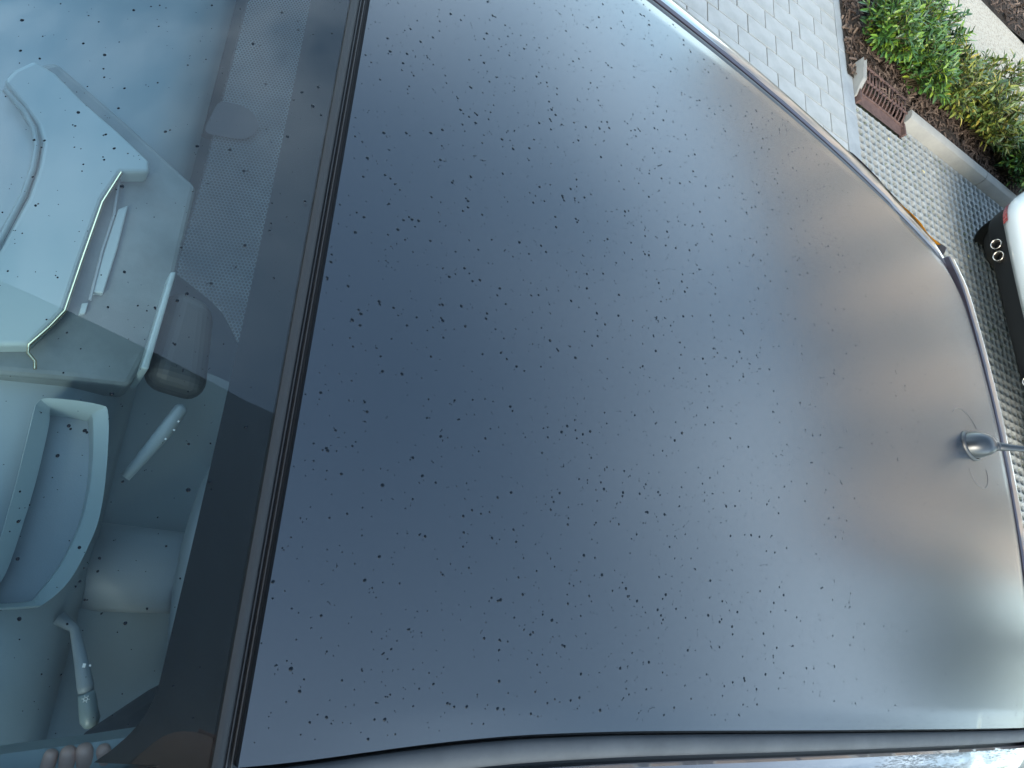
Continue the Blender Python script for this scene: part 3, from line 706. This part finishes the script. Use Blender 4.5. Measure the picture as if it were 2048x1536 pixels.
B(MB().grid([[(-.10,y,.80),(-.04,y,.775),(.06,y,.74),(.16,y,.69),(.19,y,.60),(.16,y,.45)] for y in [-.74+.72*k/20 for k in range(21)]], flip=True), 'knee_panel', M_dash, dash, smooth=True)
# steering column, wheel, stalks
sw = B(MB(), 'steering_wheel', M_dashd) if False else None
wc = Vector((.105, -.372, .845)); wn = Vector((.90, 0, .43)).normalized(); wu = Vector((-.43, 0, .90)); wy = Vector((0,1,0))
rim = MB().tube([wc+(wy*math.cos(2*math.pi*k/48)+wu*math.sin(2*math.pi*k/48))*.182 for k in range(49)], .0165, 14, False)
wheel_ = B(rim, 'steering_wheel', mat('wheel_leather', (.22,.25,.26), .38, bump=(500,.15,.001)), smooth=True)
hubp = [wc+wy*(.07*math.cos(a))+wu*(.06*math.sin(a)) for a in [2*math.pi*k/20 for k in range(20)]]
B(MB().add([p+wn*.012 for p in hubp]+[p-wn*.05 for p in hubp], [tuple(range(20))[::-1]]+[(i, (i+1) % 20, 20+(i+1) % 20, 20+i) for i in range(20)]), 'hub', M_dashd, wheel_, bevel=.008)
for a in (0, math.pi, -math.pi/2):
    dv = wy*math.cos(a)+wu*math.sin(a); sv = wn.cross(dv)
    B(MB().add([wc+dv*r+sv*s2*hwid+wn*h for r, hwid in ((.05,.022),(.178,.016)) for s2 in (-1,1) for h in (-.008,.006)], [(0,1,3,2),(4,6,7,5),(0,4,5,1),(2,3,7,6),(1,5,7,3),(0,2,6,4)]), 'spoke', M_dash, wheel_, bevel=.004)
B(MB().tube([wc-wn*.04, wc-wn*.16, wc-wn*.26], [.06,.065,.075], 16), 'steering_column', M_dashd, smooth=True)
st = B(MB().tube([pz(118,1235,.90), pz(150,1258,.905), pz(164,1330,.925), pz(171,1372,.93), pz(172,1385,.93)], [.010,.0065,.0085,.010,.009], 12), 'indicator_stalk', M_dashd, smooth=True)
B(MB().tube([pz(172,1385,.93), pz(174,1392,.93), pz(177,1420,.932), pz(180,1440,.932), pz(182,1452,.93)], [.0095,.0105,.0112,.012,.008], 12), 'stalk_knob', M_dashp, st, smooth=True)
kc = pz(171,1398,.9425)+Vector((0,0,.0015))
B(MB().tube([kc+Vector((math.cos(a)*.0022, math.sin(a)*.0022, 0)) for a in [2*math.pi*k/10 for k in range(11)]], .0005, 4, False), 'lamp_symbol', M_markw, st)
for k in range(6):
    a = 2*math.pi*k/6; e = Vector((math.cos(a), math.sin(a), 0)); B(MB().tube([kc+e*.0032, kc+e*.0045], .0005, 4), 'lamp_symbol_ray', M_markw, st)
B(MB().box(-.0018,.0018,-.0025,.0025,0,.0006), 'stalk_mark', M_markw, st).location = pz(168,1331,.936)
B(MB().box(-.0012,.0012,-.0012,.0012,0,.0006), 'stalk_mark', M_markw, st).location = pz(180,1331,.934)
st2 = B(MB().tube([pz(250,955,.90), pz(268,935,.905), pz(330,862,.93), pz(362,818,.94), pz(366,812,.94)], [.007,.0075,.011,.010,.006], 12), 'wiper_stalk', M_dash, smooth=True)
for p_ in ((357,843),(348,860),(331,878)): B(MB().tube([pz(*p_, .948), pz(*p_, .9495)], .0016, 6), 'stalk_mark', M_markw, st2)
# pale band modelling a reflection at the windscreen's left edge
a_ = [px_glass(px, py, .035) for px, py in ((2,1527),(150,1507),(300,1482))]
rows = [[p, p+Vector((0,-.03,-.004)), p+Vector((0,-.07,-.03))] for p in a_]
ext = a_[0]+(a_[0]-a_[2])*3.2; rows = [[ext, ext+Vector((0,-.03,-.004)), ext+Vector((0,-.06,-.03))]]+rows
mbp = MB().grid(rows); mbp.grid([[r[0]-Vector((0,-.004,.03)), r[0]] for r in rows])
B(mbp, 'reflected_band', M_hoodp, smooth=False)
# seats
for y in (-.37, .37):
    s0 = B(MB().box(.22, .72, y-.25, y+.25, .36, .52), 'seat_cushion', M_seat, bevel=.06, bseg=4)
    B(MB().add([(.70+(.18 if z else 0)+dx, y+dy*(.25-.05*z), .45+z*.58) for z in (0,1) for dy in (-1,1) for dx in (0,.13)], [(0,2,3,1),(4,5,7,6),(0,1,5,4),(2,6,7,3),(0,4,6,2),(1,3,7,5)]), 'seat_back', M_seat, s0, bevel=.05, bseg=4)
    B(MB().box(.88, .98, y-.13, y+.13, 1.06, 1.24), 'headrest', M_seat, s0, bevel=.04, bseg=4)

# ---- hand added behind the glass in place of a reflected one
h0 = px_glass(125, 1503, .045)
def skinned(name, chains, M, par=None, lvl=2):
    me = bpy.data.meshes.new(name); vs_, es, rad = [], [], []
    for ch in chains:
        prev = None
        for (p, r, link) in ch:
            if link is not None: prev = link; continue
            vs_.append(p); rad.append(r)
            if prev is not None: es.append((prev, len(vs_)-1))
            prev = len(vs_)-1
    me.from_pydata(vs_, es, []); o = bpy.data.objects.new(name, me); COL.objects.link(o)
    md = o.modifiers.new('skin', 'SKIN'); md.use_smooth_shade = True
    for v, r in zip(me.skin_vertices[0].data, rad): v.radius = (r, r)
    me.skin_vertices[0].data[0].use_root = True
    sb = o.modifiers.new('sub', 'SUBSURF'); sb.levels = lvl; sb.render_levels = lvl
    me.materials.append(M); o.parent = par
    return o
hand = empty('hand', (CAR_T[0], CAR_T[1], 0), CAR_A); tag(hand, 'bare fingertips added behind the windscreen corner in place of a reflected hand', 'hand')
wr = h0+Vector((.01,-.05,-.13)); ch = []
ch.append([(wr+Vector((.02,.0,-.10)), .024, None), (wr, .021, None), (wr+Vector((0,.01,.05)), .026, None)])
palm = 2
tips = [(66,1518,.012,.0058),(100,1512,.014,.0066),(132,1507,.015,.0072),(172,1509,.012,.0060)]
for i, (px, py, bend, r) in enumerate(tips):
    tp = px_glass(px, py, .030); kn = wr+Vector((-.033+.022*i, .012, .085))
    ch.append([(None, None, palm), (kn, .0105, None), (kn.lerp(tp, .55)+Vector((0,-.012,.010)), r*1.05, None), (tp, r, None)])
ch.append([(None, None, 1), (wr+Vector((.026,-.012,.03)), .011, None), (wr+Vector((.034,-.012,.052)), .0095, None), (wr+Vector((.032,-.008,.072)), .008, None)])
skinned('reflected_hand', ch, M_skin, hand)
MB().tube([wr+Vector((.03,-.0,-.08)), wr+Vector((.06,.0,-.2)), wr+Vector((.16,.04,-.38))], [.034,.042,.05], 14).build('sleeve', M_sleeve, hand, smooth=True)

# ---- the photographer leaning over the windscreen, holding the phone
Cc = Vector((0,0,CAM_Z)); ex, ey, ez = Vector(AX[0]), Vector(AX[1]), Vector(AX[2])
pc = Cc-ez*.016-ex*.045+ey*.012
M_skin2 = mat('skin_tone', (.50,.29,.21), .5); M_coat = mat('dark_coat', (.014,.016,.022), .85, bump=(120, .3, .004)); M_trous = mat('dark_trousers', (.02,.022,.03), .9); M_hair = mat('dark_hair', (.012,.009,.007), .6, bump=(200, .6, .004))
per = empty('person', (-.28, -.74, 0)); tag(per, 'person in a dark coat leaning over the windscreen with one arm stretched out', 'person')
O0 = Vector((-.28, -.74, 0))
def Pt(x, y, z): return Vector((x, y, z))-O0
sR, sL = Pt(.0,-.45,1.49), Pt(-.38,-.47,1.44)
hR = pc+ex*.098-ez*.012-O0; hL = Pt(-.50,-.72,.86)
eR = sR.lerp(hR, .5)+Vector((.13,-.05,-.02)); eL = Pt(-.46,-.62,1.15)
body = [[(Pt(-.27,-.72,.94), .135, None), (Pt(-.26,-.66,1.12), .125, None), (Pt(-.24,-.55,1.32), .145, None), (Pt(-.19,-.44,1.48), .105, None), (Pt(-.15,-.36,1.59), .056, None), (Pt(-.12,-.31,1.66), .060, None)],
        [(None,None,3), (sR, .062, None), (eR, .046, None), (hR.lerp(eR, .14), .031, None)],
        [(None,None,3), (sL, .062, None), (eL, .046, None), (hL.lerp(eL, .14), .031, None)],
        [(None,None,0), (Pt(-.17,-.74,.88), .095, None), (Pt(-.13,-.70,.50), .062, None), (Pt(-.14,-.78,.10), .042, None), (Pt(-.13,-.66,.04), .036, None)],
        [(None,None,0), (Pt(-.37,-.75,.88), .095, None), (Pt(-.41,-.74,.50), .062, None), (Pt(-.42,-.82,.10), .042, None), (Pt(-.42,-.70,.04), .036, None)]]
skinned('body', body, M_coat, per)
hc = Pt(-.09,-.285,1.71); look = (Cc-Vector((-.09,-.285,1.71))).normalized(); sid = look.cross(Vector((0,0,1))).normalized(); upv = sid.cross(look)
rows = []
for k in range(17):
    th = math.pi*k/16; r = []
    for j in range(25):
        ph = 2*math.pi*j/24; d = (look*math.cos(ph)+sid*math.sin(ph))*math.sin(th)+upv*math.cos(th)
        fz, fu, fs = d.dot(look), d.dot(upv), d.dot(sid)
        q = look*fz*.094+sid*fs*(.074-.012*max(0, -fu))+upv*fu*.115
        if fz > .9 and -.45 < fu < .2: q += look*.016*(1-abs(fs)*4 if abs(fs) < .25 else 0)      # nose ridge
        if fz > .7 and .0 < fu < .3 and .15 < abs(fs) < .6: q -= look*.006                        # eye sockets
        if fu < -.55 and fz > .2: q += look*.010                                                  # chin
        r.append(hc+q)
    rows.append(r)
head = MB().grid(rows, flip=True).build('head', M_skin2, per, smooth=True)
hr = []
for k in range(13):
    th = math.pi*.60*k/12; r = []
    for j in range(25):
        ph = 2*math.pi*j/24; d = (look*math.cos(ph)+sid*math.sin(ph))*math.sin(th)+upv*math.cos(th)
        fr_ = max(0, d.dot(look)); lim = 1.0 if d.dot(upv) > .45*fr_ else .93
        r.append(hc+(look*d.dot(look)*.104+sid*d.dot(sid)*.085+upv*d.dot(upv)*.127)*lim-look*.008)
    hr.append(r)
MB().grid(hr, flip=True).build('hair', M_hair, head, smooth=True)
for e_ in (-1, 1):
    MB().lathe([(.0,.006),(.007,.004),(.009,-.002)], hc+look*.086+sid*e_*.03+upv*.018, look, 12).build('eye', M_markw, head, smooth=True)
    MB().lathe([(.004,-.004),(.016,-.006),(.022,.0),(.016,.006),(.0,.004)], hc+sid*e_*.075-look*.006, sid*e_, 12).build('ear', M_skin2, head, smooth=True)
MB().tube([hc+look*.088-upv*.055-sid*.022, hc+look*.095-upv*.054, hc+look*.088-upv*.055+sid*.022], .005, 8).build('mouth', mat('lip', (.40,.16,.13), .45), head, smooth=True)
for s_, hp, el_ in ((1, hR, eR), (-1, hL, eL)):
    aw = (el_-hp).normalized(); ch = [[(hp+aw*.075, .026, None), (hp+aw*.03, .022, None), (hp, .024, None)]]
    for k in range(4):
        b0 = hp-ex*s_*.012+ey*(-.030+.020*k)-ez*.0; L = (.058,.066,.062,.05)[k]
        ch.append([(None,None,2), (b0+ez*.018, .0095, None), (b0-ex*s_*L*.5+ez*.020, .0085, None), (b0-ex*s_*L+ez*.017, .0075, None)])
    if s_ < 0:
        ch = ch[:1]
        for k in range(4):
            b0 = hp+Vector((-.004, -.028+.019*k, -.045)); L = (.055,.065,.06,.048)[k]
            ch.append([(None,None,2), (b0, .0095, None), (b0+Vector((.006,0,-L*.5)), .0085, None), (b0+Vector((.018,0,-L)), .0075, None)])
        ch.append([(None,None,1), (hp+Vector((.015,.03,-.02)), .0105, None), (hp+Vector((.02,.04,-.05)), .0095, None), (hp+Vector((.02,.042,-.07)), .008, None)])
        skinned('hand', ch, M_skin2, per); continue
    ch.append([(None,None,1), (hp-ey*.03-ez*.012, .0105, None), (hp-ey*.034-ex*s_*.025-ez*.016, .0095, None), (hp-ey*.03-ex*s_*.045-ez*.014, .008, None)])
    skinned('hand', ch, M_skin2, per)
ph_ = []
for a in (-1, 1):
    for b in (-1, 1):
        for c in (-1, 1): ph_.append(pc+ex*a*.0735+ey*b*.0358+ez*c*.004)
ph = MB().add(ph_, [(0,1,3,2),(4,6,7,5),(0,4,5,1),(2,3,7,6),(0,2,6,4),(1,5,7,3)]).build('phone', mat('pale_blue_case', (.42,.55,.60), .4), bevel=.0035, bseg=3)
tag(ph, 'pale blue phone held out over the windscreen', 'phone')

# ---- rain on roof and glass
def drops(name, label, n, surf, xr, yr, rmin, rmax, ok):
    mb = MB(); cnt = 0
    while cnt < n:
        x, y = random.uniform(*xr), random.uniform(*yr)
        if not ok(x, y): continue
        h = surf.ray_cast(Vector((x, y, 3)), Vector((0,0,-1)))
        if h[0] is None: continue
        p, nn = h[0], (h[1] if h[1].z > 0 else -h[1])
        r = (rmin+(rmax-rmin)*(random.random()**4.4))*(1-.38*sstep(.5, 1.2, x)); cl_ = 1 if random.random() > .12 else 2
        for c in range(cl_):
            if c: p = p+Vector((random.uniform(-1,1), random.uniform(-1,1), 0))*r*2.2; r *= .7
            a = nn.orthogonal().normalized(); b = nn.cross(a); e = random.uniform(.88, 1.14); ph = random.uniform(0, 6.28)
            sg = 8; k0 = [.95+.1*random.random() for _ in range(sg)]
            o = []
            for rr_, hh in ((1, -.05), (.72, .26)):
                for k in range(sg):
                    t = 2*math.pi*k/sg+ph; o.append(p+(a*math.cos(t)*e+b*math.sin(t)/e)*r*rr_*k0[k]+nn*r*hh)
            o.append(p+nn*r*.38)
            mb.add(o, [(k, (k+1) % sg, sg+(k+1) % sg, sg+k) for k in range(sg)]+[(sg+k, sg+(k+1) % sg, 2*sg) for k in range(sg)])
            cnt += 1
    ob = mb.build(name, M_water, smooth=True, weld=False); ob.location = (CAR_T[0], CAR_T[1], 0); ob.rotation_euler = (0,0,CAR_A)
    return tag(ob, label, 'rain drops', kind='stuff')
drops('rain_drops', 'many tiny dark rain drops scattered over the satin roof', 7000, BRF, (.0, 1.62), (-.56, .56),   .0006, .0021, lambda x, y: abs(y) < hw(x)-.01 and random.random() < 1-.72*sstep(.55, 1.35, x))
drops('rain_drops', 'tiny rain drops scattered over the windscreen glass', 1100, BG, (-.40, -.03), (-.57, .5), .0004, .0021, lambda x, y: True)

# ---------------------------------------------------------------- the white car parked behind
wcar = empty('white_hatchback', (6.80, 2.63, 0), math.pi+R(6))
tag(wcar, 'white car with twin exhaust pipes parked behind by the kerb', 'car')
build_car(wcar, M_white, M_white, False)
def bump_x(y):
    a = abs(y); return 2.20-.05*(a/.7)**2-.27*(max(0, a-.60)/.29)**2.2
Y = [-.89+1.78*k/60 for k in range(61)]
def band(prof): return MB().grid([[(bump_x(y)+dx, y*(1+.0), z) for z, dx in prof] for y in Y])
band([(.394,-.03),(.396,.0),(.43,.035),(.48,.075),(.54,.095),(.62,.092),(.70,.06),(.74,.01),(.76,-.09)]).build('rear_bumper', M_white, wcar, smooth=True)
Yd = [-.82+1.64*k/60 for k in range(61)]
MB().grid([[(bump_x(y)+dx, y, z) for z, dx in ((.272,-.10),(.276,-.07),(.30,-.05),(.35,-.025),(.385,-.01),(.397,-.006))] for y in Yd]).build('rear_diffuser', M_blackpl, wcar, smooth=True)
MB().grid([[(bump_x(y)-.098, y, .272), (1.55, y*.9, .23)] for y in Yd], flip=True).build('bumper_underside', M_blackpl, wcar)
for s in (-1, 1):
    MB().grid([[(bump_x(s*yy)+.018+(z-.4)*.8, s*yy, z) for z in (.405,.42,.445)] for yy in (.60,.64,.68,.72,.76)], flip=s > 0).build('bumper_reflector', M_red, wcar, smooth=True)
    for c in (-1, 1):
        yc = s*(.455+c*.043); x0 = bump_x(yc)-.02
        pp_ = MB().lathe([(.031,-.12),(.032,.015),(.0325,.022),(.030,.024),(.027,.02),(.026,-.08)], (x0, yc, .335), (1,0,0), 28).build('exhaust_pipe', M_steel, wcar, smooth=True)
        MB().lathe([(.0262,-.05),(.0,-.05)], (x0, yc, .335), (1,0,0), 20).build('pipe_bore_disc', M_bore, pp_)  # black disc closing the pipe bore

# ---------------------------------------------------------------- beige apartment house behind, seen mirrored in the roof
hs = empty('apartment_house', (14, 10, 0)); tag(hs, 'beige rendered apartment house with tiled roof across the yard', 'house')
def HB(mb, name, M, par=hs, **k): return mb.build(name, M, par, **k)
HX0, HX1, HY0, HY1, HH = 0, 9, -6.6, 10.6, 8.0
wall = HB(MB().box(HX0, HX1, HY0, HY1, -.05, HH), 'wall', M_beige)
HB(MB().add([(HX0-.5,HY0-.5,HH+.003),(HX1+.5,HY0-.5,HH+.003),(HX1+.5,HY1+.5,HH+.003),(HX0-.5,HY1+.5,HH+.003),(4.5,HY0-.5,HH+2.2),(4.5,HY1+.5,HH+2.2)], [(0,3,2,1),(0,1,4),(3,5,2),(0,4,5,3),(1,2,5,4)]), 'roof', M_rooft)
for fl_ in range(3):
    for k in range(7):
        y = HY0+1.5+k*2.45; z = .95+fl_*2.55
        wn_ = HB(MB().box(HX0-.06, HX0-.003, y-.62, y+.62, z, z+1.35), 'window', M_wframe)
        for c in (-1, 1): HB(MB().box(HX0-.075, HX0-.062, y+c*.29-.25, y+c*.29+.25, z+.08, z+1.27), 'pane', M_pane, wn_)
        HB(MB().box(HX0-.12, HX0-.062, y-.70, y+.70, z-.06, z-.002), 'sill', M_wframe, wn_)
    for k in range(3):
        x = 1.6+k*2.8; z = .95+fl_*2.55
        wn_ = HB(MB().box(x-.62, x+.62, HY0-.06, HY0-.003, z, z+1.35), 'window', M_wframe)
        for c in (-1, 1): HB(MB().box(x+c*.29-.25, x+c*.29+.25, HY0-.075, HY0-.062, z+.08, z+1.27), 'pane', M_pane, wn_)

# ---------------------------------------------------------------- trees round the yard, seen mirrored in roof and glass
M_tleaf = mat('tree_leaf', island=[(.02,.045,.015),(.045,.085,.02),(.03,.06,.02),(.07,.11,.03)], rough=.5)
M_bark = mat('tree_bark', (.10,.075,.055), .9, noise=(8, (.06,.045,.035), .4, .7), bump=(30, 1, .02))
def tree(x, y, h, rad, label, seed, n=9000):
    rnd = random.Random(seed); root = empty('broadleaf_tree', (x, y, -.07)); tag(root, label, 'tree', 'broadleaf trees round the yard')
    tk, cr_ = MB(), MB(); zc = h-rad*.95
    tk.tube([(0,0,0),(.05,.03,zc*.4),(.0,.08,zc*.8),(.03,.0,zc+rad*.4)], [.20,.15,.11,.04], 10)
    cl_ = []
    for k in range(34):
        d = Vector((rnd.gauss(0,1), rnd.gauss(0,1), rnd.gauss(0,.85))).normalized()*rad*rnd.uniform(.35, .95); c = Vector((0,0,zc))+d
        cl_.append((c, rad*rnd.uniform(.22,.38)))
        if k % 3 == 0: tk.tube([(0,.05,zc*.75), tuple(Vector((0,.05,zc*.75)).lerp(c, .55)+Vector((0,0,.1))), tuple(c)], [.07,.04,.012], 6, False)
    for k in range(n):
        c, r = rnd.choice(cl_); p = c+Vector((rnd.gauss(0,1), rnd.gauss(0,1), rnd.gauss(0,.8)))*r*.55
        a = Vector((rnd.gauss(0,1), rnd.gauss(0,1), rnd.gauss(0,1))).normalized(); b = a.orthogonal().normalized(); l, wd_ = rnd.uniform(.09,.17), rnd.uniform(.05,.09)
        cr_.add([p-a*l*.5, p+b*wd_*.5, p+a*l*.6, p-b*wd_*.5], [(0,1,2,3)])
    tk.build('trunk', M_bark, root, smooth=True, weld=False); cr_.build('crown', M_tleaf, root, weld=False)
tree(12.4, 0.9, 6.3, 2.3, 'round broadleaf tree at the corner of the beige house', 21)
tree(13.0, -3.6, 6.0, 2.4, 'broadleaf tree standing apart in the open yard behind the dark car', 22)

# ---------------------------------------------------------------- dark house added out of view to darken the lower windscreen's reflection
M_slate = mat('slate_render', (.17,.195,.235), .9, noise=(.7, (.11,.13,.16), .35, .7), bump=(40, .3, .01))
gh = empty('added_dark_house', (-5.8, -3.2, -.07)); tag(gh, 'tall dark grey house with garage doors, added unseen ahead to darken the windscreen reflection', 'house')
MB().box(-7, 0, -5.2, 5.2, 0, 14.4).build('wall', M_slate, gh)
MB().box(-7.3, .35, -5.5, 5.5, 14.403, 14.6).build('roof', M_blackpl, gh)
for y in (-3.4, 0.0):
    gd = MB().box(.003, .05, y-1.25, y+1.25, .02, 2.2).build('garage_door', mat('door_grey', (.22,.22,.22), .5), gh)
    for k in range(5): MB().box(.052, .062, y-1.2, y+1.2, .08+k*.42, .44+k*.42).build('door_panel', mat('door_grey', (.22,.22,.22), .5), gd, bevel=.006)
w0 = MB().box(.003, .06, 2.2, 3.4, 1.0, 2.2).build('window', M_wframe, gh); MB().box(.062, .07, 2.28, 3.32, 1.08, 2.12).build('pane', M_pane, w0)
print('objects', len(bpy.data.objects), 'tris', sum(len(o.data.polygons) for o in bpy.data.objects if o.type == 'MESH'))
